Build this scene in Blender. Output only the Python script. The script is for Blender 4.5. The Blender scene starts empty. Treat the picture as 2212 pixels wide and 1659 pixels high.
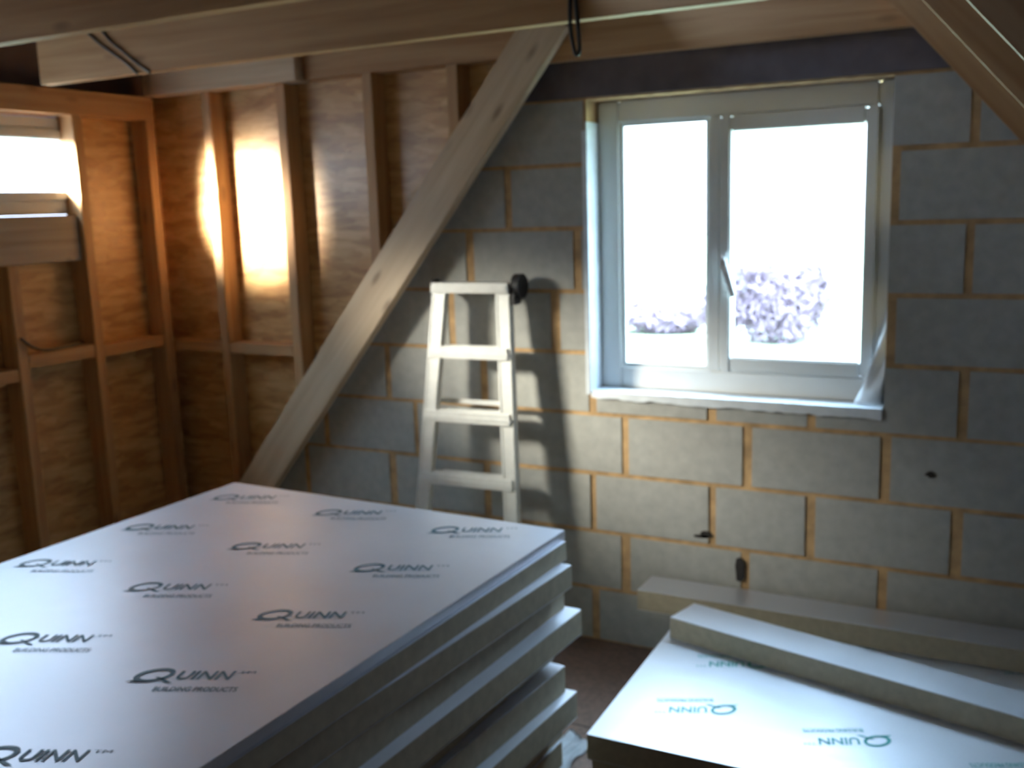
import bpy, bmesh, math, random
from mathutils import Vector, Matrix

random.seed(7)
scene = bpy.context.scene
COL = scene.collection
PI = math.pi

# ------------------------------------------------------------------ camera
cam_d = bpy.data.cameras.new('camera')
cam_d.sensor_width = 36.0
cam_d.lens = 2191.0 * 36.0 / 2212.0
cam_d.clip_start = 0.02
cam_d.clip_end = 300
cam_d.dof.use_dof = True          # hand-held snapshot, focused too near
cam_d.dof.focus_distance = 0.9
cam_d.dof.aperture_fstop = 8.0
cam = bpy.data.objects.new('camera', cam_d)
COL.objects.link(cam)
CR = Vector((0.88695312, 0.46080328, -0.03121703))
CU = Vector((-0.05350266, 0.16964618, 0.98405165))
CF = Vector((-0.45875008, 0.87113748, -0.17512241))
CP = Vector((1.32107, -3.37275, 1.65613))
m = Matrix.Identity(4)
for i in range(3):
    m[i][0], m[i][1], m[i][2], m[i][3] = CR[i], CU[i], -CF[i], CP[i]
cam.matrix_world = m
scene.camera = cam

# ------------------------------------------------------------------ world, daylight, exposure
vs = scene.view_settings
vs.view_transform = 'Standard'
vs.look = 'None'
vs.gamma = 1.0
vs.use_curve_mapping = False
vs.exposure = 0.0

world = bpy.data.worlds.new('hazy_daylight')
scene.world = world
world.use_nodes = True
wn, wl = world.node_tree.nodes, world.node_tree.links
wn.clear()
w_out = wn.new('ShaderNodeOutputWorld')
w_bg = wn.new('ShaderNodeBackground')
w_tc = wn.new('ShaderNodeTexCoord')
w_sep = wn.new('ShaderNodeSeparateXYZ')
w_ramp = wn.new('ShaderNodeValToRGB')
w_el = w_ramp.color_ramp.elements            # dull horizon, bright bluish zenith
w_el.new(0.35)
for w_e, w_p, w_c in zip(w_el, (0.0, 0.35, 0.72), ((0.12, 0.14, 0.18), (0.20, 0.26, 0.37), (0.52, 0.74, 1.0))):
    w_e.position = w_p
    w_e.color = (*w_c, 1)
wl.new(w_tc.outputs['Generated'], w_sep.inputs[0])
wl.new(w_sep.outputs['Z'], w_ramp.inputs[0])
wl.new(w_ramp.outputs[0], w_bg.inputs[0])
w_bg.inputs[1].default_value = 42.0
wl.new(w_bg.outputs[0], w_out.inputs[0])


def area_light(name, loc, aim, sx, sy, power, color, portal=False, spread=PI):
    d = bpy.data.lights.new(name, 'AREA')
    d.shape = 'RECTANGLE'
    d.size, d.size_y = sx, sy
    d.energy = power
    d.color = color
    d.spread = spread
    d.cycles.is_portal = portal
    o = bpy.data.objects.new(name, d)
    COL.objects.link(o)
    o.location = loc
    o.rotation_euler = Vector(aim).to_track_quat('-Z', 'Y').to_euler()
    return o


# low hazy winter daylight coming in through the small dormer window
area_light('dormer_window_sun_haze', (-2.50, -1.95, 1.96), (0.766, 0.643, -0.348), 0.55, 0.30, 6.3, (1.0, 0.92, 0.79), spread=21 * PI / 180)
area_light('dormer_window_low_sun', (-2.50, -1.28, 2.0), (0.375, 0.927, -0.175), 0.50, 0.30, 70, (1.0, 0.87, 0.69), spread=23 * PI / 180)
area_light('dormer_window_sky', (-2.52, -1.48, 1.93), (1.0, 0.0, -0.10), 2.15, 0.36, 5.5, (1.0, 0.95, 0.88), spread=160 * PI / 180)



# ------------------------------------------------------------------ material helpers
def new_mat(name):
    mt = bpy.data.materials.new(name)
    mt.use_nodes = True
    nt = mt.node_tree
    return mt, nt.nodes, nt.links, nt.nodes['Principled BSDF']


def ramp(nodes, stops):
    r = nodes.new('ShaderNodeValToRGB')
    e = r.color_ramp.elements
    while len(e) < len(stops):
        e.new(0.5)
    for k, (p, c) in enumerate(stops):
        e[k].position = p
        e[k].color = (*c, 1)
    return r


def coords(nodes, links, scale, loc=(0, 0, 0), rand=True):
    tc = nodes.new('ShaderNodeTexCoord')
    mp = nodes.new('ShaderNodeMapping')
    mp.inputs['Scale'].default_value = scale
    mp.inputs['Location'].default_value = loc
    links.new(tc.outputs['Object'], mp.inputs['Vector'])
    if not rand:
        return mp.outputs[0]
    oi = nodes.new('ShaderNodeObjectInfo')
    ml = nodes.new('ShaderNodeMath')
    ml.operation = 'MULTIPLY'
    ml.inputs[1].default_value = 37.0
    links.new(oi.outputs['Random'], ml.inputs[0])
    ad = nodes.new('ShaderNodeVectorMath')
    ad.operation = 'ADD'
    links.new(mp.outputs[0], ad.inputs[0])
    links.new(ml.outputs[0], ad.inputs[1])
    return ad.outputs[0]


def bump(nodes, links, bsdf, src, strength, dist=0.004):
    b = nodes.new('ShaderNodeBump')
    b.inputs['Strength'].default_value = strength
    b.inputs['Distance'].default_value = dist
    links.new(src, b.inputs['Height'])
    links.new(b.outputs[0], bsdf.inputs['Normal'])


def wood_mat(axis, light=(0.55, 0.33, 0.16), dark=(0.40, 0.21, 0.088), rough=0.6, tag=''):
    mt, n, l, b = new_mat('sawn_softwood_' + 'xyz'[axis] + tag)
    sc = [26.0, 26.0, 26.0]
    sc[axis] = 1.6
    v = coords(n, l, sc)
    t = n.new('ShaderNodeTexNoise')
    t.inputs['Scale'].default_value = 1.0
    t.inputs['Detail'].default_value = 5
    t.inputs['Distortion'].default_value = 0.6
    l.new(v, t.inputs['Vector'])
    r = ramp(n, [(0.30, dark), (0.66, light)])
    l.new(t.outputs['Fac'], r.inputs[0])
    # knots
    sk = [9.0, 9.0, 9.0]
    sk[axis] = 3.2
    vk = coords(n, l, sk, (3, 1, 2))
    vo = n.new('ShaderNodeTexVoronoi')
    vo.inputs['Scale'].default_value = 1.0
    l.new(vk, vo.inputs['Vector'])
    rk = ramp(n, [(0.05, (0.45, 0.40, 0.38)), (0.16, (1, 1, 1))])
    l.new(vo.outputs['Distance'], rk.inputs[0])
    mx = n.new('ShaderNodeMix')
    mx.data_type = 'RGBA'
    mx.blend_type = 'MULTIPLY'
    mx.inputs[0].default_value = 0.8
    l.new(r.outputs[0], mx.inputs[6])
    l.new(rk.outputs[0], mx.inputs[7])
    l.new(mx.outputs[2], b.inputs['Base Color'])
    b.inputs['Roughness'].default_value = rough
    bump(n, l, b, t.outputs['Fac'], 0.25, 0.002)
    return mt


def osb_mat(name, perm):
    """oriented strand board: overlapping long flakes. perm = (along, across) axis numbers"""
    mt, n, l, b = new_mat(name)
    cols = None
    facs = []
    for k, (sa, sb, rot) in enumerate([(7, 34, 0.10), (10, 44, -0.16), (8, 30, 0.30)]):
        tc = n.new('ShaderNodeTexCoord')
        mp = n.new('ShaderNodeMapping')
        s = [1.0, 1.0, 1.0]
        s[perm[0]], s[perm[1]] = sa, sb
        third = 3 - perm[0] - perm[1]
        rt = [0, 0, 0]
        rt[third] = rot
        mp.vector_type = 'POINT'
        mp.inputs['Rotation'].default_value = rt
        mp.inputs['Scale'].default_value = s
        mp.inputs['Location'].default_value = (k * 3.1, k * 1.7, k * 5.3)
        l.new(tc.outputs['Object'], mp.inputs['Vector'])
        nz = n.new('ShaderNodeTexNoise')
        nz.inputs['Scale'].default_value = 0.9
        l.new(mp.outputs[0], nz.inputs['Vector'])
        vm = n.new('ShaderNodeVectorMath')
        vm.operation = 'MULTIPLY_ADD'
        l.new(nz.outputs['Color'], vm.inputs[0])
        vm.inputs[1].default_value = (0.7, 0.7, 0.7)
        l.new(mp.outputs[0], vm.inputs[2])
        vo = n.new('ShaderNodeTexVoronoi')
        vo.inputs['Scale'].default_value = 1.0
        l.new(vm.outputs[0], vo.inputs['Vector'])
        sp = n.new('ShaderNodeSeparateColor')
        l.new(vo.outputs['Color'], sp.inputs[0])
        facs.append(sp.outputs[0])
    a1 = n.new('ShaderNodeMath')
    a1.operation = 'ADD'
    l.new(facs[0], a1.inputs[0])
    l.new(facs[1], a1.inputs[1])
    a2 = n.new('ShaderNodeMath')
    a2.operation = 'ADD'
    l.new(a1.outputs[0], a2.inputs[0])
    l.new(facs[2], a2.inputs[1])
    dv = n.new('ShaderNodeMath')
    dv.operation = 'DIVIDE'
    dv.inputs[1].default_value = 3
    l.new(a2.outputs[0], dv.inputs[0])
    r = ramp(n, [(0.18, (0.44, 0.23, 0.085)), (0.48, (0.60, 0.34, 0.135)), (0.80, (0.73, 0.47, 0.21))])
    l.new(dv.outputs[0], r.inputs[0])
    l.new(r.outputs[0], b.inputs['Base Color'])
    b.inputs['Roughness'].default_value = 0.42
    b.inputs['Coat Weight'].default_value = 0.6
    b.inputs['Coat Roughness'].default_value = 0.30
    bump(n, l, b, dv.outputs[0], 0.22, 0.003)
    return mt


def plain(name, color, rough=0.6, metal=0.0, noise=0.0, nscale=8.0, bmp=0.0):
    mt, n, l, b = new_mat(name)
    b.inputs['Roughness'].default_value = rough
    b.inputs['Metallic'].default_value = metal
    v = coords(n, l, (nscale,) * 3)
    t = n.new('ShaderNodeTexNoise')
    t.inputs['Scale'].default_value = 1.0
    t.inputs['Detail'].default_value = 6
    l.new(v, t.inputs['Vector'])
    lo = tuple(max(0, c * (1 - noise)) for c in color)
    hi = tuple(min(1, c * (1 + noise)) for c in color)
    r = ramp(n, [(0.3, lo), (0.7, hi)])
    l.new(t.outputs['Fac'], r.inputs[0])
    l.new(r.outputs[0], b.inputs['Base Color'])
    if bmp:
        bump(n, l, b, t.outputs['Fac'], bmp, 0.004)
    return mt


def foil_mat():
    mt, n, l, b = new_mat('embossed_aluminium_foil')
    b.inputs['Metallic'].default_value = 0.62
    v = coords(n, l, (3, 3, 3))
    t = n.new('ShaderNodeTexNoise')
    t.inputs['Scale'].default_value = 1.0
    t.inputs['Detail'].default_value = 4
    l.new(v, t.inputs['Vector'])
    r = ramp(n, [(0.3, (0.72, 0.72, 0.77)), (0.7, (0.80, 0.80, 0.85))])
    l.new(t.outputs['Fac'], r.inputs[0])
    l.new(r.outputs[0], b.inputs['Base Color'])
    rr = n.new('ShaderNodeMapRange')
    rr.inputs['To Min'].default_value = 0.33
    rr.inputs['To Max'].default_value = 0.46
    l.new(t.outputs['Fac'], rr.inputs['Value'])
    l.new(rr.outputs[0], b.inputs['Roughness'])
    v2 = coords(n, l, (9, 22, 9))
    t2 = n.new('ShaderNodeTexNoise')
    t2.inputs['Scale'].default_value = 1.0
    t2.inputs['Detail'].default_value = 6
    l.new(v2, t2.inputs['Vector'])
    bump(n, l, b, t2.outputs['Fac'], 0.30, 0.003)
    return mt


def glass_mat():
    mt = bpy.data.materials.new('window_glass')
    mt.use_nodes = True
    n, l = mt.node_tree.nodes, mt.node_tree.links
    n.clear()
    o = n.new('ShaderNodeOutputMaterial')
    mx = n.new('ShaderNodeMixShader')
    tr = n.new('ShaderNodeBsdfTransparent')
    tr.inputs[0].default_value = (0.95, 0.98, 0.97, 1)
    gl = n.new('ShaderNodeBsdfGlossy')
    gl.inputs['Roughness'].default_value = 0.02
    lw = n.new('ShaderNodeLayerWeight')
    pw = n.new('ShaderNodeMath')
    pw.operation = 'POWER'
    pw.inputs[1].default_value = 4.0
    l.new(lw.outputs['Facing'], pw.inputs[0])
    fr = n.new('ShaderNodeMath')
    fr.operation = 'MULTIPLY_ADD'
    fr.inputs[1].default_value = 0.5
    fr.inputs[2].default_value = 0.03
    l.new(pw.outputs[0], fr.inputs[0])
    l.new(fr.outputs[0], mx.inputs[0])
    l.new(tr.outputs[0], mx.inputs[1])
    l.new(gl.outputs[0], mx.inputs[2])
    l.new(mx.outputs[0], o.inputs[0])
    return mt


M = {}
for ax in range(3):
    M['wood' + 'xyz'[ax]] = wood_mat(ax)
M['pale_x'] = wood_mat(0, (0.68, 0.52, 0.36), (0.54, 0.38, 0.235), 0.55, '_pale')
M['osb_cheek'] = osb_mat('oriented_strand_board_cheek', (0, 2))
M['osb_left'] = osb_mat('oriented_strand_board_front', (1, 2))
M['chip'] = plain('brown_chipboard', (0.19, 0.115, 0.085), 0.55, 0, 0.25, 60, 0.1)
M['block'] = plain('aerated_concrete_block', (0.41, 0.40, 0.37), 0.9, 0, 0.10, 24, 0.35)
M['mortar'] = plain('sand_mortar', (0.50, 0.315, 0.155), 0.95, 0, 0.30, 16, 0.5)
M['hole'] = plain('dark_chipped_hole', (0.035, 0.03, 0.028), 0.95, 0, 0.2, 20)
M['lintel'] = plain('dark_concrete_lintel', (0.135, 0.112, 0.122), 0.9, 0, 0.15, 14, 0.2)
M['upvc'] = plain('white_upvc', (0.80, 0.80, 0.78), 0.30, 0, 0.02, 6)
M['lining'] = plain('pale_damp_membrane', (0.74, 0.78, 0.83), 0.45, 0, 0.10, 18, 0.4)
M['foil'] = foil_mat()
M['foam'] = plain('rigid_foam_edge', (0.54, 0.45, 0.31), 0.85, 0, 0.10, 40, 0.2)
M['ink'] = plain('teal_print_ink', (0.08, 0.15, 0.18), 0.5, 0, 0.15, 10)
M['ink_green'] = plain('green_print_ink', (0.03, 0.30, 0.27), 0.5, 0, 0.15, 10)
M['alu'] = plain('brushed_aluminium', (0.86, 0.85, 0.82), 0.34, 0.45, 0.05, 30, 0.05)
M['black'] = plain('black_plastic', (0.022, 0.02, 0.022), 0.5, 0, 0.2, 12)
M['cable'] = plain('grey_cable_sheath', (0.10, 0.085, 0.07), 0.5, 0, 0.1, 12)
M['membrane'] = plain('roof_membrane', (0.10, 0.075, 0.075), 0.8, 0, 0.2, 6)
M['plaster'] = plain('grey_board', (0.22, 0.20, 0.18), 0.9, 0, 0.1, 6)
M['glass'] = glass_mat()
M['handle'] = plain('white_handle_enamel', (0.82, 0.82, 0.82), 0.25, 0, 0.02, 6)
M['timber_grey'] = wood_mat(1, (0.38, 0.33, 0.29), (0.26, 0.22, 0.19), 0.7, '_grey')
M['grass'] = plain('wintry_grass', (0.30, 0.33, 0.20), 0.95, 0, 0.25, 0.6)
M['twig'] = plain('purple_brown_twigs', (0.20, 0.14, 0.175), 0.9, 0, 0.3, 2)
M['film'] = plain('milky_polythene_film', (0.75, 0.78, 0.82), 0.35, 0, 0.06, 20, 0.3)


# ------------------------------------------------------------------ object helpers
def link(name, bm, mats, parent=None, loc=(0, 0, 0), smooth=False):
    me = bpy.data.meshes.new(name)
    bm.normal_update()
    bm.to_mesh(me)
    bm.free()
    for mt in (mats if isinstance(mats, (list, tuple)) else [mats]):
        me.materials.append(mt)
    if smooth:
        for p in me.polygons:
            p.use_smooth = True
    o = bpy.data.objects.new(name, me)
    COL.objects.link(o)
    o.location = loc
    if parent is not None:
        o.parent = parent
    return o


def tag(o, label=None, cat=None, group=None, kind=None):
    if label:
        o['label'] = label
    if cat:
        o['category'] = cat
    if group:
        o['group'] = group
    if kind:
        o['kind'] = kind
    return o


def empty(name, loc, rz=0.0):
    o = bpy.data.objects.new(name, None)
    o.empty_display_size = 0.1
    COL.objects.link(o)
    o.location = loc
    o.rotation_euler = (0, 0, rz)
    return o


def add_box(bm, x0, x1, y0, y1, z0, z1, bev=0.0, mi=0):
    tmp = bmesh.new()
    bmesh.ops.create_cube(tmp, size=1)
    for v in tmp.verts:
        v.co = Vector(((x0 + x1) / 2 + v.co.x * (x1 - x0), (y0 + y1) / 2 + v.co.y * (y1 - y0), (z0 + z1) / 2 + v.co.z * (z1 - z0)))
    if bev:
        bmesh.ops.bevel(tmp, geom=tmp.edges[:], offset=bev, segments=2, affect='EDGES')
    merge(bm, tmp, mi)


def merge(bm, tmp, mi=0):
    mp = {}
    for v in tmp.verts:
        mp[v] = bm.verts.new(v.co)
    for f in tmp.faces:
        nf = bm.faces.new([mp[v] for v in f.verts])
        nf.material_index = mi
        nf.smooth = f.smooth
    tmp.free()


def add_hexa(bm, pts, bev=0.0, mi=0):
    """pts: 8 corners, bottom ring then top ring"""
    tmp = bmesh.new()
    vs_ = [tmp.verts.new(Vector(p)) for p in pts]
    for f in [(3, 2, 1, 0), (4, 5, 6, 7), (0, 1, 5, 4), (1, 2, 6, 5), (2, 3, 7, 6), (3, 0, 4, 7)]:
        tmp.faces.new([vs_[i] for i in f])
    bmesh.ops.recalc_face_normals(tmp, faces=tmp.faces[:])
    if bev:
        bmesh.ops.bevel(tmp, geom=tmp.edges[:], offset=bev, segments=2, affect='EDGES')
    merge(bm, tmp, mi)


def add_prism(bm, poly, y0, y1, mi=0):
    """poly in (x, z), extruded along y"""
    a = [bm.verts.new((x, y0, z)) for x, z in poly]
    b = [bm.verts.new((x, y1, z)) for x, z in poly]
    fs = [bm.faces.new(a), bm.faces.new(list(reversed(b)))]
    for i in range(len(poly)):
        j = (i + 1) % len(poly)
        fs.append(bm.faces.new([a[j], a[i], b[i], b[j]]))
    for f in fs:
        f.material_index = mi
    return fs


def add_tube(bm, pts, r, seg=8, mi=0):
    pts = [Vector(p) for p in pts]
    rings = []
    for i, p in enumerate(pts):
        d = (pts[min(i + 1, len(pts) - 1)] - pts[max(i - 1, 0)]).normalized()
        a = d.orthogonal().normalized() if i == 0 else (rings_a - d * rings_a.dot(d)).normalized()
        rings_a = a
        c = d.cross(a)
        rings.append([bm.verts.new(p + (a * math.cos(t) + c * math.sin(t)) * r) for t in [2 * PI * k / seg for k in range(seg)]])
    for i in range(len(rings) - 1):
        for k in range(seg):
            f = bm.faces.new([rings[i][k], rings[i][(k + 1) % seg], rings[i + 1][(k + 1) % seg], rings[i + 1][k]])
            f.smooth = True
            f.material_index = mi
    bm.faces.new(list(reversed(rings[0]))).material_index = mi
    bm.faces.new(rings[-1]).material_index = mi


def smooth_path(pts, n=8):
    """Catmull-Rom through the points"""
    P = [Vector(p) for p in pts]
    P = [P[0] * 2 - P[1]] + P + [P[-1] * 2 - P[-2]]
    out = []
    for i in range(1, len(P) - 2):
        for k in range(n):
            t = k / n
            a, b, c, d = P[i - 1], P[i], P[i + 1], P[i + 2]
            out.append(0.5 * ((2 * b) + (c - a) * t + (2 * a - 5 * b + 4 * c - d) * t * t + (3 * b - a - 3 * c + d) * t ** 3))
    out.append(P[-2])
    return out


def timber(name, label, cat, bounds, mat=None, group=None, bev=0.0025):
    x0, x1, y0, y1, z0, z1 = bounds
    ext = [x1 - x0, y1 - y0, z1 - z0]
    ax = ext.index(max(ext))
    base = Vector(((x0 + x1) / 2, (y0 + y1) / 2, z0))
    bm = bmesh.new()
    add_box(bm, x0 - base.x, x1 - base.x, y0 - base.y, y1 - base.y, 0, z1 - z0, bev)
    o = link(name, bm, mat or M['wood' + 'xyz'[ax]], None, base)
    return tag(o, label, cat, group)


def sloped_timber(name, label, cat, p0, p1, depth, y0, y1, group=None, mat='woodx'):
    """a rafter whose LOWER edge runs from p0 to p1 (x, z); depth is measured square to it, upwards"""
    a, b = Vector((p0[0], 0, p0[1])), Vector((p1[0], 0, p1[1]))
    d = (b - a)
    L = d.length
    d.normalize()
    ang = math.atan2(d.z, d.x)
    bm = bmesh.new()
    flip = d.x < 0
    zz = (-depth, 0) if flip else (0, depth)
    add_box(bm, 0, L, 0, y1 - y0, zz[0], zz[1], 0.0025)
    o = link(name, bm, M[mat], None, (a.x, y0, a.z))
    o.rotation_euler = (0, -ang, 0)
    return tag(o, label, cat, group)


# ------------------------------------------------------------------ roof lines (in the x, z plane)
SL, SR = 1.229, 1.146


def low_left(x):      # lower edge of the left slope
    return 2.151 + SL * (x + 0.221)


def low_right(x):
    return 2.107 - SR * (x - 0.964)


# ------------------------------------------------------------------ floor and shell
bm = bmesh.new()
add_box(bm, -2.45, 3.2, -5.4, 0.3, -0.2, 0.0)
for yj in (-0.62, -1.22, -1.82, -2.42, -3.02):       # grooves between the flooring sheets
    add_box(bm, -2.2, 2.6, yj - 0.002, yj + 0.002, 0.0, 0.0006, 0, 1)
tag(link('floor', bm, [M['chip'], M['hole']]), 'brown chipboard loft floor', 'floor', None, 'structure')

# gable wall: block courses clipped to the rafter line and the window opening
WX0, WX1, WZ0, WZ1 = -0.13, 0.89, 0.965, 2.005
WT = 0.20


def clip(poly, f):
    out = []
    for i in range(len(poly)):
        a, b = poly[i], poly[(i + 1) % len(poly)]
        fa, fb = f(a), f(b)
        if fa >= 0:
            out.append(a)
        if (fa >= 0) != (fb >= 0):
            t = fa / (fa - fb)
            out.append((a[0] + (b[0] - a[0]) * t, a[1] + (b[1] - a[1]) * t))
    return out


CLIP_OFF = 0.115


def half_left(p):     # keep what lies right of / below the left rafter's middle
    return low_left(p[0]) + CLIP_OFF - p[1]


def cut_window(x0, x1, z0, z1):
    r = []
    if x1 <= WX0 or x0 >= WX1 or z1 <= WZ0 or z0 >= WZ1:
        return [(x0, x1, z0, z1)]
    if x0 < WX0:
        r.append((x0, WX0, z0, z1))
    if x1 > WX1:
        r.append((WX1, x1, z0, z1))
    cx0, cx1 = max(x0, WX0), min(x1, WX1)
    if z0 < WZ0:
        r.append((cx0, cx1, z0, WZ0))
    if z1 > WZ1:
        r.append((cx0, cx1, WZ1, z1))
    return r


def row_joints(r):
    if r == 4:
        js = [-0.265 - 0.45 * k for k in range(6)] + [0.9, 1.35, 1.8, 2.25, 2.7]
    elif r % 2 == 0:
        js = [0.45 * k for k in range(-6, 7)]
    else:
        o = 0.0 if r != 5 else 0.045
        js = [-0.125 - o - 0.45 * k for k in range(6)] + [0.325, 0.665, 1.12, 1.57, 2.02, 2.47]
    return sorted(js)


bm = bmesh.new()
rnd = random.Random(3)
for r in range(-1, 14):
    z0, z1 = max(0.0, 0.21 + 0.225 * r), 0.21 + 0.225 * (r + 1)
    if z0 >= 2.0 and r >= 8:
        if r == 8:
            z0, z1 = 2.01, 2.235
    js = [-2.25] + row_joints(r) + [3.0]
    js = [j for j in js if -2.25 <= j <= 3.0]
    for a, b in zip(js[:-1], js[1:]):
        if b - a < 0.05:
            continue
        hm, vm = 0.0075 + rnd.uniform(-0.001, 0.002), 0.015 + rnd.uniform(-0.004, 0.005)
        for (x0, x1, za, zb) in cut_window(a + vm, b - vm, z0 + hm, z1 - hm):
            if r == 8 and x1 > -0.42 and x0 < 1.25:
                # the lintel takes this course's middle
                segs = []
                if x0 < -0.42:
                    segs.append((x0, -0.43))
                if x1 > 1.25:
                    segs.append((1.26, x1))
            else:
                segs = [(x0, x1)]
            for (xa, xb) in segs:
                poly = clip([(xa, za), (xb, za), (xb, zb), (xa, zb)], half_left)
                if len(poly) >= 3:
                    add_prism(bm, poly, rnd.uniform(-0.002, 0.0015), WT, 0)
# mortar behind the block faces
for (x0, x1, za, zb) in cut_window(-2.25, 3.0, 0.0, 3.3):
    poly = clip([(x0, za), (x1, za), (x1, zb), (x0, zb)], half_left)
    if len(poly) >= 3:
        add_prism(bm, poly, 0.004, WT - 0.002, 1)
# chipped holes in the blockwork
for (cx, cz, rx, rz) in [(0.306, 0.475, 0.020, 0.016), (0.29, 0.468, 0.03, 0.007), (1.037, 0.767, 0.016, 0.010), (0.43, 0.36, 0.018, 0.045)]:
    pts = []
    for k in range(11):
        t = 2 * PI * k / 11
        q = rnd.uniform(0.7, 1.2)
        pts.append((cx + rx * q * math.cos(t), cz + rz * q * math.sin(t)))
    add_prism(bm, pts, -0.0035, 0.004, 2)
tag(link('wall_back', bm, [M['block'], M['mortar'], M['hole']]), 'gable wall of pale grey concrete blocks with sandy mortar', 'wall', None, 'structure')

bm = bmesh.new()
add_prism(bm, clip([(-0.42, 2.012), (1.25, 2.012), (1.25, 2.232), (-0.42, 2.232)], half_left), -0.006, 0.1, 0)
tag(link('lintel', bm, M['lintel']), 'dark concrete lintel over the gable window', 'lintel', None, 'structure')

# dormer cheek (strand board beyond the rafter)
bm = bmesh.new()


def half_cheek(p):
    return p[1] - (low_left(p[0]) + CLIP_OFF + 0.004)


add_prism(bm, clip([(-2.31, 0.0), (0.1, 0.0), (0.1, 2.40), (-2.31, 2.40)], half_cheek), 0.095, 0.12)
add_prism(bm, clip([(-0.2, 2.30), (0.6, 2.30), (0.6, 3.35), (-0.2, 3.35)], half_cheek), 0.125, 0.14)  # unseen infill, added to stop light leaking in at the gable apex
tag(link('wall_cheek', bm, M['osb_cheek']), 'dormer cheek lined in orange strand board', 'wall', None, 'structure')

# dormer front wall with its window opening
DY0, DY1, DZ0, DZ1 = -2.60, -0.36, 1.667, 2.06
bm = bmesh.new()
for (y0, y1, z0, z1) in [(-2.8, DY0, 0, 2.40), (DY1, 0.095, 0, 2.40), (DY0, DY1, 0, DZ0), (DY0, DY1, DZ1, 2.40)]:
    if z1 > 2.3:
        z1 = 2.166
    add_box(bm, -2.33, -2.295, y0, y1, z0, z1)
add_box(bm, -2.33, -2.295, -2.8, 0.095, 2.166, 2.40, 0, 1)  # upper strip coloured dark like the membrane, standing in for the unlit roof void
tag(link('wall_left', bm, [M['osb_left'], M['membrane']]), 'dormer front wall lined in orange strand board', 'wall', None, 'structure')

# walls and roof slopes behind and above the viewer
bm = bmesh.new()
add_box(bm, -2.45, 3.2, -5.4, -5.2, 0, 3.4)
tag(link('wall_front', bm, M['plaster']), 'plain end wall behind the viewer', 'wall', None, 'structure')
bm = bmesh.new()
add_box(bm, -2.33, -0.3, -2.82, -2.8, 0, 2.40)
tag(link('wall_right', bm, M['osb_cheek']), 'second dormer cheek outside the view', 'wall', None, 'structure')


def slab(name, quad, label, mat):
    bm = bmesh.new()
    lo = [Vector(q) for q in quad]
    hi = [q + Vector((0, 0, 0.04)) for q in lo]
    add_hexa(bm, lo + hi)
    return tag(link(name, bm, mat), label, 'ceiling', None, 'structure')


def up_l(x):
    return low_left(x) + 0.27


def up_r(x):
    return low_right(x) + 0.40


slab('ceiling_right', [(0.36, -5.3, up_r(0.36)), (3.2, -5.3, up_r(3.2)), (3.2, 0.2, up_r(3.2)), (0.36, 0.2, up_r(0.36))], 'right roof slope lined with dark membrane', M['membrane'])
slab('ceiling_left', [(0.42, -5.3, up_l(0.42)), (-0.1, -5.3, up_l(-0.1)), (-0.1, 0.2, up_l(-0.1)), (0.42, 0.2, up_l(0.42))], 'upper left roof slope lined with dark membrane', M['membrane'])
slab('ceiling_left_lower', [(0.0, -5.3, up_l(0.0)), (-2.4, -5.3, up_l(-2.4)), (-2.4, -2.82, up_l(-2.4)), (0.0, -2.82, up_l(0.0))], 'lower left roof slope beside the dormer', M['membrane'])
slab('ceiling_dormer', [(-2.45, -2.82, 2.40), (0.0, -2.82, 2.40), (0.0, 0.2, 2.40), (-2.45, 0.2, 2.40)], 'dark flat underside of the dormer roof', M['membrane'])

# ------------------------------------------------------------------ windows
win = tag(empty('window_1', (0.38, 0.1, 0.965)), 'white two-light window in the concrete block gable', 'window', None, 'structure')


def wpart(name, boxes, mat, parent, bev=0.006, off=None, smooth=False):
    o0 = Vector(parent.location) if off is None else off
    bm = bmesh.new()
    for b in boxes:
        add_box(bm, b[0] - o0.x, b[1] - o0.x, b[2] - o0.y, b[3] - o0.y, b[4] - o0.z, b[5] - o0.z, bev)
    return link(name, bm, mat, parent)


fy0, fy1 = 0.10, 0.165
wpart('window_frame', [(-0.128, -0.045, fy0, fy1, 0.968, 2.002), (0.835, 0.888, fy0, fy1, 0.968, 2.002),
                       (-0.045, 0.835, fy0, fy1, 1.925, 2.002), (-0.045, 0.835, fy0, fy1, 0.968, 1.052)], M['upvc'], win)
wpart('mullion', [(0.278, 0.325, fy0 - 0.002, fy1, 1.052, 1.925)], M['upvc'], win)
sash = wpart('opening_sash', [(0.325, 0.362, fy0 - 0.012, fy1 - 0.01, 1.052, 1.925), (0.798, 0.840, fy0 - 0.012, fy1 - 0.01, 1.052, 1.925),
                              (0.362, 0.798, fy0 - 0.012, fy1 - 0.01, 1.873, 1.925), (0.362, 0.798, fy0 - 0.012, fy1 - 0.01, 1.052, 1.104)], M['upvc'], win)
wpart('glass_pane', [(-0.045, 0.278, 0.132, 0.138, 1.052, 1.925)], M['glass'], win, 0)
wpart('glass_pane', [(0.362, 0.798, 0.126, 0.132, 1.104, 1.873)], M['glass'], win, 0)
wpart('glazing_bead', [(-0.045, -0.033, 0.112, 0.13, 1.052, 1.925), (0.268, 0.278, 0.112, 0.13, 1.052, 1.925), (-0.033, 0.268, 0.112, 0.13, 1.052, 1.064), (-0.033, 0.268, 0.112, 0.13, 1.913, 1.925)], M['upvc'], win, 0.002)
bm = bmesh.new()
o0 = Vector(win.location)
add_box(bm, 0.331 - o0.x, 0.355 - o0.x, 0.078 - o0.y, 0.088 - o0.y, 1.40 - o0.z, 1.47 - o0.z, 0.003)
add_tube(bm, [Vector((0.343, 0.082, 1.435)) - o0, Vector((0.343, 0.055, 1.435)) - o0], 0.009)
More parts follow.
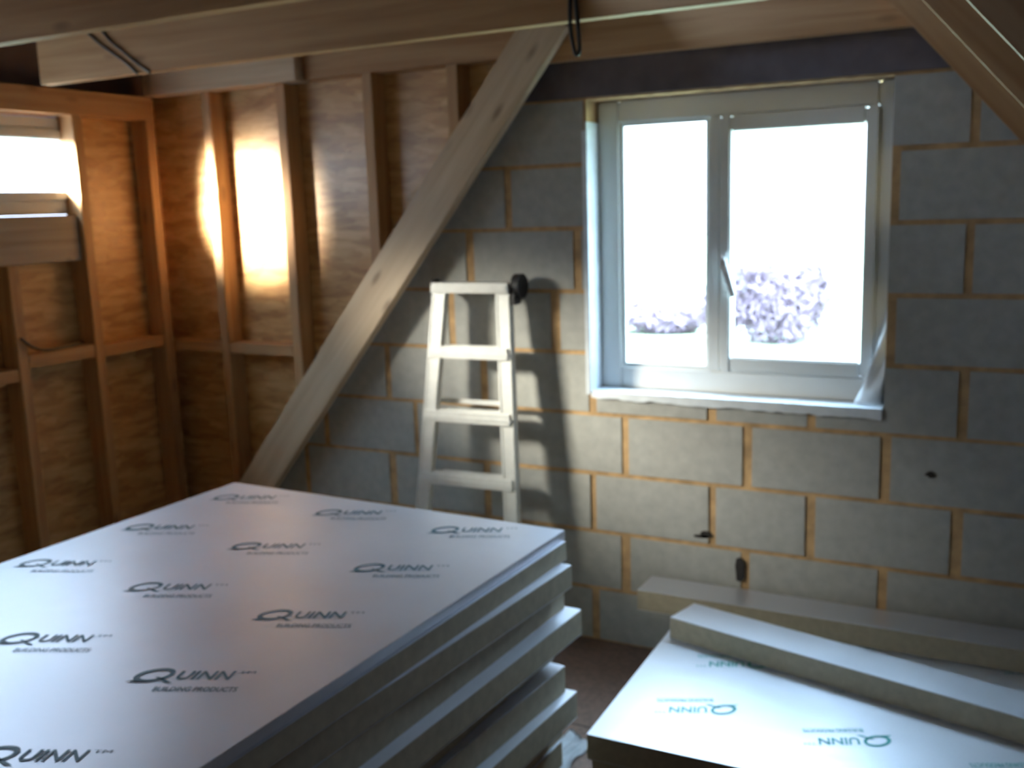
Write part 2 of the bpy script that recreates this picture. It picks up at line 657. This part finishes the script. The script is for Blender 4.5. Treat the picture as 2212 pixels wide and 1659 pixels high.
add_hexa(bm, [Vector(q) - o0 for q in [(0.375, 0.046, 1.315), (0.392, 0.046, 1.320), (0.392, 0.060, 1.320), (0.375, 0.060, 1.315),
                                       (0.332, 0.046, 1.445), (0.354, 0.046, 1.452), (0.354, 0.060, 1.452), (0.332, 0.060, 1.445)]], 0.003)
link('handle', bm, M['handle'], win)

# pale membrane lining of the opening
bm = bmesh.new()
add_box(bm, WX0, WX0 + 0.006, -0.012, 0.098, WZ0, 1.93, 0.001)
add_box(bm, WX0 - 0.012, WX0 + 0.006, -0.014, -0.008, WZ0 - 0.006, 1.90, 0.001)
tag(link('trim_1', bm, M['lining']), 'pale membrane lining the left reveal of the gable window', 'trim', None, 'structure')
bm = bmesh.new()
nx = 40
prev = None
for k in range(nx + 1):
    x = WX0 + 0.007 + (WX1 - WX0 - 0.012) * k / nx
    d = 0.018 + 0.012 * (k / nx) + rnd.uniform(-0.004, 0.004)
    ring = [bm.verts.new(q) for q in [(x, 0.098, WZ0 + 0.006), (x, -0.010, WZ0 + 0.006 + rnd.uniform(-.001, .001)), (x, -0.014, WZ0 - d), (x, -0.008, WZ0 - d), (x, -0.005, WZ0 + 0.0005), (x, 0.098, WZ0 + 0.0005)]]
    if prev:
        for i in range(6):
            bm.faces.new([prev[i], prev[(i + 1) % 6], ring[(i + 1) % 6], ring[i]])
    else:
        bm.faces.new(list(reversed(ring)))
    prev = ring
bm.faces.new(prev)
bmesh.ops.recalc_face_normals(bm, faces=bm.faces[:])
tag(link('trim_2', bm, M['lining']), 'pale membrane lapped over the sill of the gable window', 'trim', None, 'structure')

# strip of loose film hanging at the window's right side
bm = bmesh.new()
cols_ = []
N, Kk = 26, 5
for i in range(N + 1):
    t = i / N
    row = []
    for k in range(Kk + 1):
        s = k / Kk
        x = 0.845 + 0.035 * (1 - t) - 0.055 * t ** 2 + s * (0.030 + 0.075 * t) - (0.0 if s < 0.99 else 0.0)
        x = min(x, 0.884)
        y = 0.088 - 0.055 * t + 0.008 * math.sin(9 * t + 5 * s)
        z = 1.30 - 0.325 * t
        row.append(bm.verts.new((x - 0.86, y - 0.06, z - 0.975)))
    cols_.append(row)
for i in range(N):
    for k in range(Kk):
        f = bm.faces.new([cols_[i][k], cols_[i][k + 1], cols_[i + 1][k + 1], cols_[i + 1][k]])
        f.smooth = True
bmesh.ops.recalc_face_normals(bm, faces=bm.faces[:])
bmesh.ops.solidify(bm, geom=bm.faces[:], thickness=0.0012)
tag(link('plastic_film', bm, M['film'], None, (0.86, 0.06, 0.975)), 'loose strip of milky film hanging in the gable window\'s lower right corner', 'film')

win2 = tag(empty('window_2', (-2.31, -0.9, DZ0)), 'small bright white dormer window at the left edge', 'window', None, 'structure')
a0, a1 = -2.365, -2.285
YM = -2.36
wpart('window_frame', [(a0, a1, DY0 + .002, DY0 + 0.035, DZ0 + .002, DZ1 - .002), (a0, a1, DY1 - 0.035, DY1 - .002, DZ0 + .002, DZ1 - .002),
                       (a0, a1, YM - 0.03, YM + 0.03, DZ0 + 0.06, DZ1 - 0.05),
                       (a0, a1, DY0 + 0.035, DY1 - 0.035, DZ1 - 0.05, DZ1 - .002), (a0, a1, DY0 + 0.035, DY1 - 0.035, DZ0 + .002, DZ0 + 0.06)], M['upvc'], win2)
for ya, yb in ((DY0 + 0.035, YM - 0.03), (YM + 0.03, DY1 - 0.035)):
    wpart('opening_sash', [(a0 + .01, a1 + 0.012, ya, ya + 0.030, DZ0 + 0.06, DZ1 - 0.05), (a0 + .01, a1 + 0.012, yb - 0.030, yb, DZ0 + 0.06, DZ1 - 0.05),
                           (a0 + .01, a1 + 0.012, ya + 0.030, yb - 0.030, DZ1 - 0.09, DZ1 - 0.05), (a0 + .01, a1 + 0.012, ya + 0.030, yb - 0.030, DZ0 + 0.06, DZ0 + 0.095)], M['upvc'], win2)
    wpart('glass_pane', [(-2.33, -2.324, ya + 0.030, yb - 0.030, DZ0 + 0.095, DZ1 - 0.09)], M['glass'], win2, 0)

# ------------------------------------------------------------------ timber frame
G_COL = 'collar beams overhead'
timber('collar_beam', 'pale collar beam along the top of the block gable, just above the dark lintel', 'beam', (-0.42, 0.985, -0.055, -0.008, 2.135, 2.335), group=G_COL)
timber('collar_beam', 'middle collar beam crossing the ceiling, with grey cables draped over its left end', 'beam', (-1.97, 0.96, -0.75, -0.703, 2.137, 2.337), group=G_COL)
timber('collar_beam', 'nearest collar beam, dim greenish brown along the top edge of the view', 'beam', (-2.19, 0.96, -1.46, -1.413, 2.128, 2.328), group=G_COL)

sloped_timber('rafter', 'pale rafter sloping down left in front of the block gable, behind the ladder', 'rafter', (-1.965, low_left(-1.965)), (-0.15, low_left(-0.15)), 0.157, -0.10, -0.056, mat='pale_x')
for (lbl, y0, dz) in [('right-hand rafter against the block gable, beside the window', -0.10, 0.0),
                      ('second right-hand rafter from the block gable, in the upper right corner', -0.70, 0.072),
                      ('third right-hand rafter from the block gable, cutting the picture corner', -1.38, 0.118)]:
    sloped_timber('rafter', lbl, 'rafter', (2.72, low_right(2.72) + dz), (0.80, low_right(0.80) + dz), 0.16, y0, y0 + 0.044, 'rafters on the right slope')

timber('top_plate', 'long timber plate above the dormer window and left studs', 'plate', (-2.294, -2.20, -2.75, -0.001, 2.066, 2.165))
timber('top_plate', 'pale brightly lit plate on top of the cheek studs nearest the corner', 'plate', (-2.20, -1.362, -0.045, 0.05, 2.166, 2.262), M['pale_x'])
timber('top_plate', 'brown plate over the cheek studs beside the sloping rafter', 'plate', (-1.358, -0.36, 0.0, 0.094, 2.172, 2.268))

G_ST = 'wall studs'


def zc(x):
    return max(0.0, low_left(x) + CLIP_OFF + 0.012)


for (xr, zt, lbl) in [(-1.868, 2.165, 'first cheek stud right of the corner, with white glare on both sides'),
                      (-1.462, 2.165, 'second cheek stud from the corner, with a bright left edge'),
                      (-1.030, 2.171, 'third cheek stud from the corner, ending on the sloping rafter'),
                      (-0.645, 2.171, 'shortest cheek stud, tucked under the top of the sloping rafter')]:
    timber('stud', lbl, 'stud', (xr - 0.047, xr, 0.001, 0.094, zc(xr), zt), group=G_ST)
for (y1, lbl) in [(-0.003, 'corner stud where the dormer front meets the cheek'),
                  (-0.388, 'stud just right of the small dormer window'),
                  (-0.755, 'stud below the small dormer window'),
                  (-1.145, 'stud left of the stud below the dormer window')]:
    top = 2.065
    if y1 < -0.4:
        top = 1.478
    timber('stud', lbl, 'stud', (-2.294, -2.20, y1 - 0.047, y1, 0, top), group=G_ST)
timber('sill_timber', 'grey timber sill board directly under the dormer window', 'sill', (-2.294, -2.222, -2.7, -0.437, 1.480, 1.665), M['timber_grey'])
G_NG = 'noggins between the studs'
timber('noggin', 'noggin between the corner stud and the stud right of the dormer window', 'noggin', (-2.293, -2.203, -0.387, -0.052, 1.068, 1.118), group=G_NG)
timber('noggin', 'noggin under the dormer window with a dark cable lying on it', 'noggin', (-2.293, -2.203, -0.754, -0.437, 1.072, 1.128), group=G_NG)
timber('noggin', 'lowest noggin at the left edge of the view', 'noggin', (-2.293, -2.203, -1.144, -0.804, 1.028, 1.080), group=G_NG)
timber('noggin', 'noggin between the two studs with white glare', 'noggin', (-1.867, -1.510, 0.003, 0.094, 1.040, 1.088), group=G_NG)
timber('noggin', 'noggin in the corner bay of the cheek', 'noggin', (-2.199, -1.916, 0.003, 0.094, 1.042, 1.090), group=G_NG)

# ------------------------------------------------------------------ cables
def cable(name, pts, r, label, mat, group=None):
    P = smooth_path(pts, 8)
    base = Vector(min(pts, key=lambda q: q[2]))
    bm = bmesh.new()
    add_tube(bm, [p - base for p in P], r, 8)
    return tag(link(name, bm, mat, None, base), label, 'cable', group)


yf = -0.7545
cable('cable', [(-1.80, -0.73, 2.342), (-1.76, yf, 2.336), (-1.705, yf, 2.300), (-1.64, yf, 2.250), (-1.59, yf, 2.218), (-1.518, yf, 2.172), (-1.47, yf, 2.134)], 0.0045, 'left one of two grey cables draped over the middle collar beam', M['cable'], 'cables on the collar beam')
cable('cable', [(-1.70, -0.73, 2.342), (-1.67, yf, 2.336), (-1.626, yf, 2.294), (-1.58, yf, 2.248), (-1.531, yf, 2.215), (-1.47, yf, 2.170), (-1.41, yf, 2.132)], 0.0045, 'right one of two grey cables draped over the middle collar beam', M['cable'], 'cables on the collar beam')
yh = -0.762
cable('hanging_cable', [(0.170, -0.722, 2.346), (0.167, -0.748, 2.345), (0.166, yh, 2.32), (0.160, yh, 2.22), (0.158, yh, 2.12), (0.168, yh, 2.058), (0.176, yh, 2.045), (0.183, yh, 2.06), (0.180, yh, 2.12), (0.174, yh, 2.22), (0.180, yh, 2.32), (0.182, -0.748, 2.345), (0.184, -0.722, 2.346)], 0.006, 'black cable hanging in a narrow loop from the middle collar beam', M['black'])
cable('cable', [(-2.19, -0.79, 1.20), (-2.192, -0.74, 1.160), (-2.21, -0.67, 1.136), (-2.22, -0.58, 1.134), (-2.23, -0.50, 1.136), (-2.25, -0.455, 1.135)], 0.006, 'dark cable lying on the noggin under the dormer window', M['black'])

# ------------------------------------------------------------------ ladder
lad = tag(empty('step_ladder', (-0.59, -0.2, 0.0)), 'folded aluminium step ladder leaning on the block gable', 'ladder')
LO = Vector(lad.location)


def lf(s, z):
    """front face of the ladder: s=0 left outer edge, s=1 right outer edge"""
    k = (1.36 - z) / 0.88
    l = Vector((-0.717 - 0.090 * k, -0.122 - 0.058 * k, z))
    r = Vector((-0.397 + 0.036 * k, -0.106 - 0.058 * k, z))
    return l.lerp(r, s)


def lad_box(bm, s0, s1, z0, z1, d0, d1, bev=0.002, dz=0.0):
    """block between two fractions of the width; d = depth behind the front face"""
    pts = []
    for z in (z0, z1):
        for (s, d) in ((s0, d0), (s1, d0), (s1, d1), (s0, d1)):
            p = lf(s, z) + Vector((0, d, 0))
            pts.append(p - LO)
    add_hexa(bm, pts, bev)


for side, nm in ((0, 'stile'), (1, 'stile')):
    bm = bmesh.new()
    tmp = []
    w_ = 0.062
    pts = []
    for z in (0.03, 1.335):
        a = lf(side, z)
        dx = w_ if side == 0 else -w_
        for (ox, oy) in ((0, 0), (dx, 0), (dx, 0.028), (0, 0.028)):
            pts.append(a + Vector((ox, oy, 0)) - LO)
    add_hexa(bm, pts, 0.003)
    # raised edge ribs of the extrusion
    for off in (0.004, w_ - 0.010):
        pts = []
        for z in (0.04, 1.325):
            a = lf(side, z)
            sg = 1 if side == 0 else -1
            for (ox, oy) in ((sg * off, -0.0025), (sg * (off + 0.006), -0.0025), (sg * (off + 0.006), 0.001), (sg * off, 0.001)):
                pts.append(a + Vector((ox, oy, 0)) - LO)
        add_hexa(bm, pts, 0.0)
    link(nm, bm, M['alu'], lad)
for zt in (1.135, 0.892, 0.648, 0.405, 0.165):
    bm = bmesh.new()
    lad_box(bm, 0.035, 0.965, zt - 0.045, zt, -0.010, 0.002, 0.003)
    lad_box(bm, 0.06, 0.94, zt - 0.016, zt, 0.002, 0.034, 0.002)
    lad_box(bm, 0.20, 0.80, zt - 0.012, zt, 0.034, 0.055, 0.001)
    lad_box(bm, 0.06, 0.94, zt - 0.035, zt, 0.028, 0.034, 0.001)
    for k in range(3):
        lad_box(bm, 0.07, 0.93, zt, zt + 0.002, 0.005 + 0.009 * k, 0.009 + 0.009 * k, 0.0)
    for q in (0.018, ):
        lad_box(bm, 0.03, 0.97, zt - 0.030, zt - 0.020, -0.013, -0.010, 0.0)
    link('tread', bm, M['alu'], lad)
bm = bmesh.new()
lad_box(bm, 0.0, 1.0, 1.335, 1.372, -0.014, 0.066, 0.004)
lad_box(bm, 0.02, 0.98, 1.348, 1.360, -0.018, -0.014, 0.0)
link('top_cap', bm, M['alu'], lad)
for side in (0, 1):
    bm = bmesh.new()
    c = lf(side, 1.352)
    sg = -1 if side == 0 else 1
    big = 1.0 if side == 1 else 0.6
    seg = 20
    r0 = 0.045 * big
    a_, b_ = [], []
    for k in range(seg):
        t = 2 * PI * k / seg
        a_.append(bm.verts.new(c + Vector((sg * (0.002 + 0.030 * big), 0.045 + r0 * math.cos(t), 0.006 + r0 * math.sin(t))) - LO))
        b_.append(bm.verts.new(c + Vector((sg * 0.002, 0.045 + r0 * math.cos(t), 0.006 + r0 * math.sin(t))) - LO))
    bm.faces.new(a_)
    bm.faces.new(list(reversed(b_)))
    for k in range(seg):
        bm.faces.new([a_[(k + 1) % seg], a_[k], b_[k], b_[(k + 1) % seg]])
    x0, x1 = sorted((sg * 0.001, sg * 0.022 * big))
    q = c - LO
    add_box(bm, q.x + x0, q.x + x1, q.y + 0.0, q.y + 0.05, q.z - 0.06 * big, q.z, 0.004)
    bmesh.ops.recalc_face_normals(bm, faces=bm.faces[:])
    link('hinge', bm, M['black'], lad)
# folded rear frame
for side in (0, 1):
    bm = bmesh.new()
    pts = []
    cx = 0.022 if side == 0 else -0.046
    for z in (0.05, 1.33):
        a = lf(side, z) + Vector((cx, 0.036, 0))
        for (ox, oy) in ((-0.011, 0), (0.011, 0), (0.011, 0.020), (-0.011, 0.020)):
            pts.append(a + Vector((ox, oy, 0)) - LO)
    add_hexa(bm, pts, 0.003)
    link('rear_leg', bm, M['alu'], lad)
for zt in (0.925, 0.35):
    bm = bmesh.new()
    lad_box(bm, 0.08, 0.86, zt - 0.018, zt, 0.057, 0.066, 0.002)
    link('rear_brace', bm, M['alu'], lad)
for side in (0, 1):
    for back in (0, 1):
        a = lf(0.06 if side == 0 else 0.94, 0.02) + Vector((0, 0.012 if back == 0 else 0.050, 0)) - LO
        w_ = 0.034 if back == 0 else 0.020
        bm = bmesh.new()
        add_box(bm, a.x - w_, a.x + w_, a.y - 0.017, a.y + 0.017, 0.0, 0.052, 0.004)
        link('foot', bm, M['black'], lad)

# ------------------------------------------------------------------ lettering printed on the foil
def text_mesh(body, size, bold=0.0, shear=0.0):
    cu = bpy.data.curves.new('lettering', 'FONT')
    cu.body = body
    cu.size = size
    cu.offset = bold
    cu.shear = shear
    cu.resolution_u = 3
    ob = bpy.data.objects.new('lettering', cu)
    COL.objects.link(ob)
    bpy.context.view_layer.update()
    dg = bpy.context.evaluated_depsgraph_get()
    me = bpy.data.meshes.new_from_object(ob.evaluated_get(dg))
    bpy.data.objects.remove(ob)
    bpy.data.curves.remove(cu)
    vs_ = [(v.co.x, v.co.y) for v in me.vertices]
    fs_ = [list(p.vertices) for p in me.polygons]
    bpy.data.meshes.remove(me)
    x0 = min(v[0] for v in vs_)
    x1 = max(v[0] for v in vs_)
    y0 = min(v[1] for v in vs_)
    y1 = max(v[1] for v in vs_)
    return [((v[0] - x0) / (x1 - x0), (v[1] - y0) / (y1 - y0)) for v in vs_], fs_


T_WORD = text_mesh('UINN', 1.0, 0.02, 0.15)
T_TM = text_mesh('TM', 1.0, 0.0, 0.0)
T_SUB = text_mesh('BUILDING PRODUCTS', 1.0, 0.012, 0.0)


def logo_shapes():
    """vertices (u, v) and faces of one mark; u along the baseline, 0 .. 0.235"""
    V, F = [], []

    def put(T, u0, u1, v0, v1):
        b = len(V)
        for (a, c) in T[0]:
            V.append((u0 + a * (u1 - u0), v0 + c * (v1 - v0)))
        for f in T[1]:
            F.append([b + i for i in f])
    # large slanting ring of the first letter, with its tail
    b = len(V)
    n = 32
    for k in range(n):
        t = 2 * PI * k / n
        c, s = math.cos(t), math.sin(t)
        V.append((0.040 + 0.036 * c + 0.010 * s, 0.018 + 0.029 * s))
        V.append((0.041 + 0.026 * c + 0.008 * s, 0.018 + 0.019 * s))
    for k in range(n):
        j = (k + 1) % n
        F.append([b + 2 * k, b + 2 * j, b + 2 * j + 1, b + 2 * k + 1])
    b = len(V)
    V.extend([(0.044, 0.010), (0.053, 0.010), (0.088, -0.013), (0.074, -0.013)])
    F.append([b, b + 3, b + 2, b + 1])
    b = len(V)
    V.extend([(-0.006, -0.011), (0.022, -0.011), (0.030, -0.006), (0.004, -0.004)])
    F.append([b, b + 1, b + 2, b + 3])
    put(T_WORD, 0.086, 0.196, 0.0, 0.036)
    put(T_TM, 0.202, 0.234, 0.026, 0.036)
    put(T_SUB, 0.062, 0.222, -0.047, -0.029)
    return V, F


LV, LF = logo_shapes()


def add_logo(bm, ox, oy, ang, z, inside=None):
    ca, sa = math.cos(ang), math.sin(ang)
    pts = [(ox + u * ca - v * sa, oy + u * sa + v * ca) for u, v in LV]
    if inside and not all(inside(x, y) for x, y in pts):
        keep = [inside(x, y) for x, y in pts]
    else:
        keep = None
    vs_ = [bm.verts.new((x, y, z)) for x, y in pts]
    for f in LF:
        if keep is None or all(keep[i] for i in f):
            nf = bm.faces.new([vs_[i] for i in f])
            if nf.normal.z < 0:
                pass
    for v in [v for v in vs_ if not v.link_faces]:
        bm.verts.remove(v)


# ------------------------------------------------------------------ insulation boards
def board(label, corner, rz, lx, ly, th, group=None, logos=None, ink='ink', waves=0.0006, edge_foil=False, seed=0):
    """foil-faced board; corner = far right (or far left when lx > 0) top corner, local x / y run to lx / ly (signed)"""
    root = tag(empty('insulation_board', (corner[0], corner[1], corner[2] - th), rz), label, 'insulation board', group)
    x0, x1 = sorted((0, lx))
    y0, y1 = sorted((0, ly))
    bm = bmesh.new()
    add_box(bm, x0, x1, y0, y1, 0.0012, th - 0.0012, 0.0008)
    link('foam_core', bm, M['foil'] if edge_foil else M['foam'], root)
    rn = random.Random(seed)
    for top in (1, 0):
        bm = bmesh.new()
        if top:
            nx, ny = max(4, int(abs(lx) / 0.06)), max(4, int(abs(ly) / 0.06))
            ph = [rn.uniform(0, 6) for _ in range(4)]
            g = []
            for i in range(nx + 1):
                rowv = []
                for j in range(ny + 1):
                    x, y = x0 + (x1 - x0) * i / nx, y0 + (y1 - y0) * j / ny
                    h = waves * (math.sin(7 * x + ph[0]) * math.sin(5 * y + ph[1]) + 0.5 * math.sin(17 * x + 9 * y + ph[2]))
                    edge = min(1, min(x - x0, x1 - x, y - y0, y1 - y) / 0.08)
                    rowv.append(bm.verts.new((x, y, th + h * edge)))
                g.append(rowv)
            for i in range(nx):
                for j in range(ny):
                    f = bm.faces.new([g[i][j], g[i + 1][j], g[i + 1][j + 1], g[i][j + 1]])
                    f.smooth = True
            # folded rim
            rim = [g[i][0] for i in range(nx + 1)] + [g[nx][j] for j in range(1, ny + 1)] + [g[i][ny] for i in range(nx - 1, -1, -1)] + [g[0][j] for j in range(ny - 1, 0, -1)]
            topv = [bm.verts.new(v.co) for v in rim]
            lowv = [bm.verts.new((v.co.x, v.co.y, th - 0.0012)) for v in rim]
            for k in range(len(rim)):
                j = (k + 1) % len(rim)
                bm.faces.new([topv[j], topv[k], lowv[k], lowv[j]])
        else:
            add_box(bm, x0, x1, y0, y1, 0.0, 0.0012)
        link('foil_facing', bm, M['foil'], root)
    if logos:
        inv = Matrix.Rotation(-rz, 2)
        ins = lambda x, y: x0 + 0.002 < x < x1 - 0.002 and y0 + 0.002 < y < y1 - 0.002
        for (wx, wy, ang) in logos:
            q = inv @ Vector((wx - corner[0], wy - corner[1]))
            bm = bmesh.new()
            add_logo(bm, q.x, q.y, ang - rz, th + waves * 1.6 + 0.0004, ins)
            if not bm.faces:
                bm.free()
                continue
            bmesh.ops.recalc_face_normals(bm, faces=bm.faces[:])
            link('printed_lettering', bm, M[ink], root)
    return root


D2R = PI / 180
stack_logos = []
for r in range(7):
    for c in range(3):
        stack_logos.append((-0.909 + 0.399 * c - 0.021 * r, -1.142 - 0.008 * c - 0.3225 * r, (21.6 + 0.45 * r) * D2R))
G_S = 'boards of the big stack'
stack = [  # corner x, y, z top, thickness, rotation, label
    (0.220, -1.005, 0.790, 0.025, -1.98, 'top board of the big stack, printed all over with dark lettering'),
    (0.229, -1.018, 0.765, 0.053, -2.3, 'second board from the top of the big stack, right under the printed one'),
    (0.258, -1.048, 0.712, 0.062, -4.3, 'third board from the top of the big stack, its blue-lit corner sticking out'),
    (0.230, -1.040, 0.650, 0.068, -2.6, 'fourth board from the top of the big stack'),
    (0.274, -1.027, 0.582, 0.070, -3.4, 'fifth board down the big stack, sticking out furthest'),
    (0.205, -1.060, 0.512, 0.070, -1.6, 'sixth board down the big stack, set back under the fifth'),
    (0.249, -1.086, 0.442, 0.075, -4.6, 'seventh board down the big stack'),
    (0.275, -1.070, 0.367, 0.074, -3.8, 'eighth board down the big stack, bright corner just above the floor gap'),
    (0.225, -1.060, 0.293, 0.074, -2.0, 'fourth board up from the floor in the big stack'),
    (0.232, -1.080, 0.219, 0.073, -3.0, 'third board up from the floor in the big stack'),
    (0.215, -1.070, 0.146, 0.073, -2.2, 'second board up from the floor in the big stack'),
    (0.226, -1.075, 0.073, 0.073, -2.8, 'lowest board of the big stack, on the chipboard floor'),
]
for k, (x, y, z, th, rz, lbl) in enumerate(stack):
    board(lbl, (x, y, z), rz * D2R, -1.2, -2.4, th - 0.0006 if k else th - 0.0016, G_S, stack_logos if k == 0 else None, 'ink', 0.0005 if k == 0 else 0.0, k == 0, k)

pile_logos = []
for r in range(-1, 3):
    for c in range(5):
        pile_logos.append((0.613 + 0.414 * c + 0.02 * r, -0.716 + 0.325 * r, (204 + 0.5 * c) * D2R))
G_P = 'boards of the low pile on the right'
PA = 1.2 * D2R
far = Vector((0.2835, -1.03)) + Vector((-math.sin(PA), math.cos(PA))) * 1.0
board('top board of the low pile, glaring blue-white with green upside-down lettering', (far.x, far.y, 0.2250), PA, 2.15, -1.0, 0.0735, G_P, pile_logos, 'ink_green', 0.0005, False, 31)
board('middle board of the low pile on the floor at the lower right', (far.x + 0.012, far.y - 0.004, 0.1495), PA, 2.13, -0.99, 0.0740, G_P, None, 'ink', 0.0, False, 32)
board('bottom board of the low pile on the floor at the lower right', (far.x + 0.004, far.y - 0.002, 0.0745), PA, 2.13, -0.99, 0.0745, G_P, None, 'ink', 0.0, False, 33)
G_T = 'cut strips lying on the low pile'
ang = -13.9 * D2R
board('cut board strip lying askew across the low pile, bright blue-white on top', (0.3285, -0.2115, 0.3005), ang, 1.55, -0.150, 0.0735, G_T, None, 'ink', 0.0, False, 41)
board('cut board strip lying along the foot of the block gable on the low pile', (0.110, -0.022, 0.3005), -0.2 * D2R, 1.75, -0.152, 0.0735, G_T, None, 'ink', 0.0, False, 42)

# scrap of foil on the floor between the two piles
bm = bmesh.new()
n = 22
g = []
rn = random.Random(11)
for i in range(n + 1):
    row = []
    for j in range(n + 1):
        u, v = i / n, j / n
        x, y = -0.075 + 0.11 * u, -0.17 + 0.34 * v
        z = 0.003 + 0.014 * abs(math.sin(9 * u + 4 * v) * math.sin(7 * v - 3 * u + 1)) + rn.uniform(0, 0.002)
        row.append(bm.verts.new((x + 0.012 * math.sin(8 * v), y + 0.012 * math.sin(9 * u), z)))
    g.append(row)
for i in range(n):
    for j in range(n):
        bm.faces.new([g[i][j], g[i + 1][j], g[i + 1][j + 1], g[i][j + 1]]).smooth = True
bmesh.ops.solidify(bm, geom=bm.faces[:], thickness=0.0015)
bmesh.ops.recalc_face_normals(bm, faces=bm.faces[:])
tag(link('foil_scrap', bm, M['film'], None, (0.130, -0.86, 0.0)), 'crumpled pale scrap on the floor between the big stack and the low pile', 'scrap')

# ------------------------------------------------------------------ outdoors, seen through the gable window
bm = bmesh.new()
add_box(bm, -70, 50, 2.0, 140, -3.5, -3.3)
tag(link('ground_outside', bm, M['grass']), 'pale wintry grass outside the gable window', 'ground', None, 'structure')


def bush(name, label, cat, base, rx, ry, h, n, trunk, seed):
    rn = random.Random(seed)
    root = tag(empty(name, base), label, cat, 'bare shrubs beyond the window')
    bm = bmesh.new()
    add_tube(bm, [(0, 0, 0), (0.05, 0, h * 0.25), (0.0, 0.05, h * 0.5), (0.05, 0.05, h * 0.7)], trunk, 8)
    link('trunk', bm, M['twig'], root)
    bm = bmesh.new()
    lobes = [(rn.uniform(-.6, .6) * rx, rn.uniform(-.5, .5) * ry, h * rn.uniform(0.30, 0.68), rn.uniform(.35, .55)) for _ in range(9)]
    for k in range(n):
        lx, ly, lz, lr = rn.choice(lobes)
        d = Vector((rn.gauss(0, 1), rn.gauss(0, 1), rn.gauss(0, 1))).normalized() * rn.random() ** 0.4
        p = Vector((lx + d.x * rx * lr, ly + d.y * ry * lr, max(0.05, lz + d.z * h * 0.34)))
        s = rn.uniform(0.12, 0.30)
        a = Vector((rn.gauss(0, 1), rn.gauss(0, 1), rn.gauss(0.6, 1))).normalized() * s
        b = a.orthogonal().normalized() * s * 0.28
        c = a.cross(b).normalized() * s * 0.1
        q = [bm.verts.new(p + w) for w in (-a, b, a, -b, c)]
        bm.faces.new([q[0], q[1], q[4]])
        bm.faces.new([q[1], q[2], q[4]])
        bm.faces.new([q[2], q[3], q[4]])
        bm.faces.new([q[3], q[0], q[4]])
        bm.faces.new([q[0], q[3], q[2], q[1]])
    link('crown', bm, M['twig'], root)
    return root


bush('bare_tree', 'hazy purplish bare tree outside, behind the right-hand pane', 'tree', (-6.9, 31.5, -3.3), 2.3, 1.4, 2.9, 5000, 0.12, 5)
bush('hedge_shrub', 'low hazy shrub outside, behind the left-hand pane', 'shrub', (-11.0, 33.0, -3.3), 2.6, 1.3, 1.1, 3000, 0.08, 9)
bush('hedge_shrub', 'low hazy shrub outside, right of the purplish bare tree', 'shrub', (-2.2, 34.5, -3.3), 1.3, 1.1, 1.9, 1500, 0.08, 12)
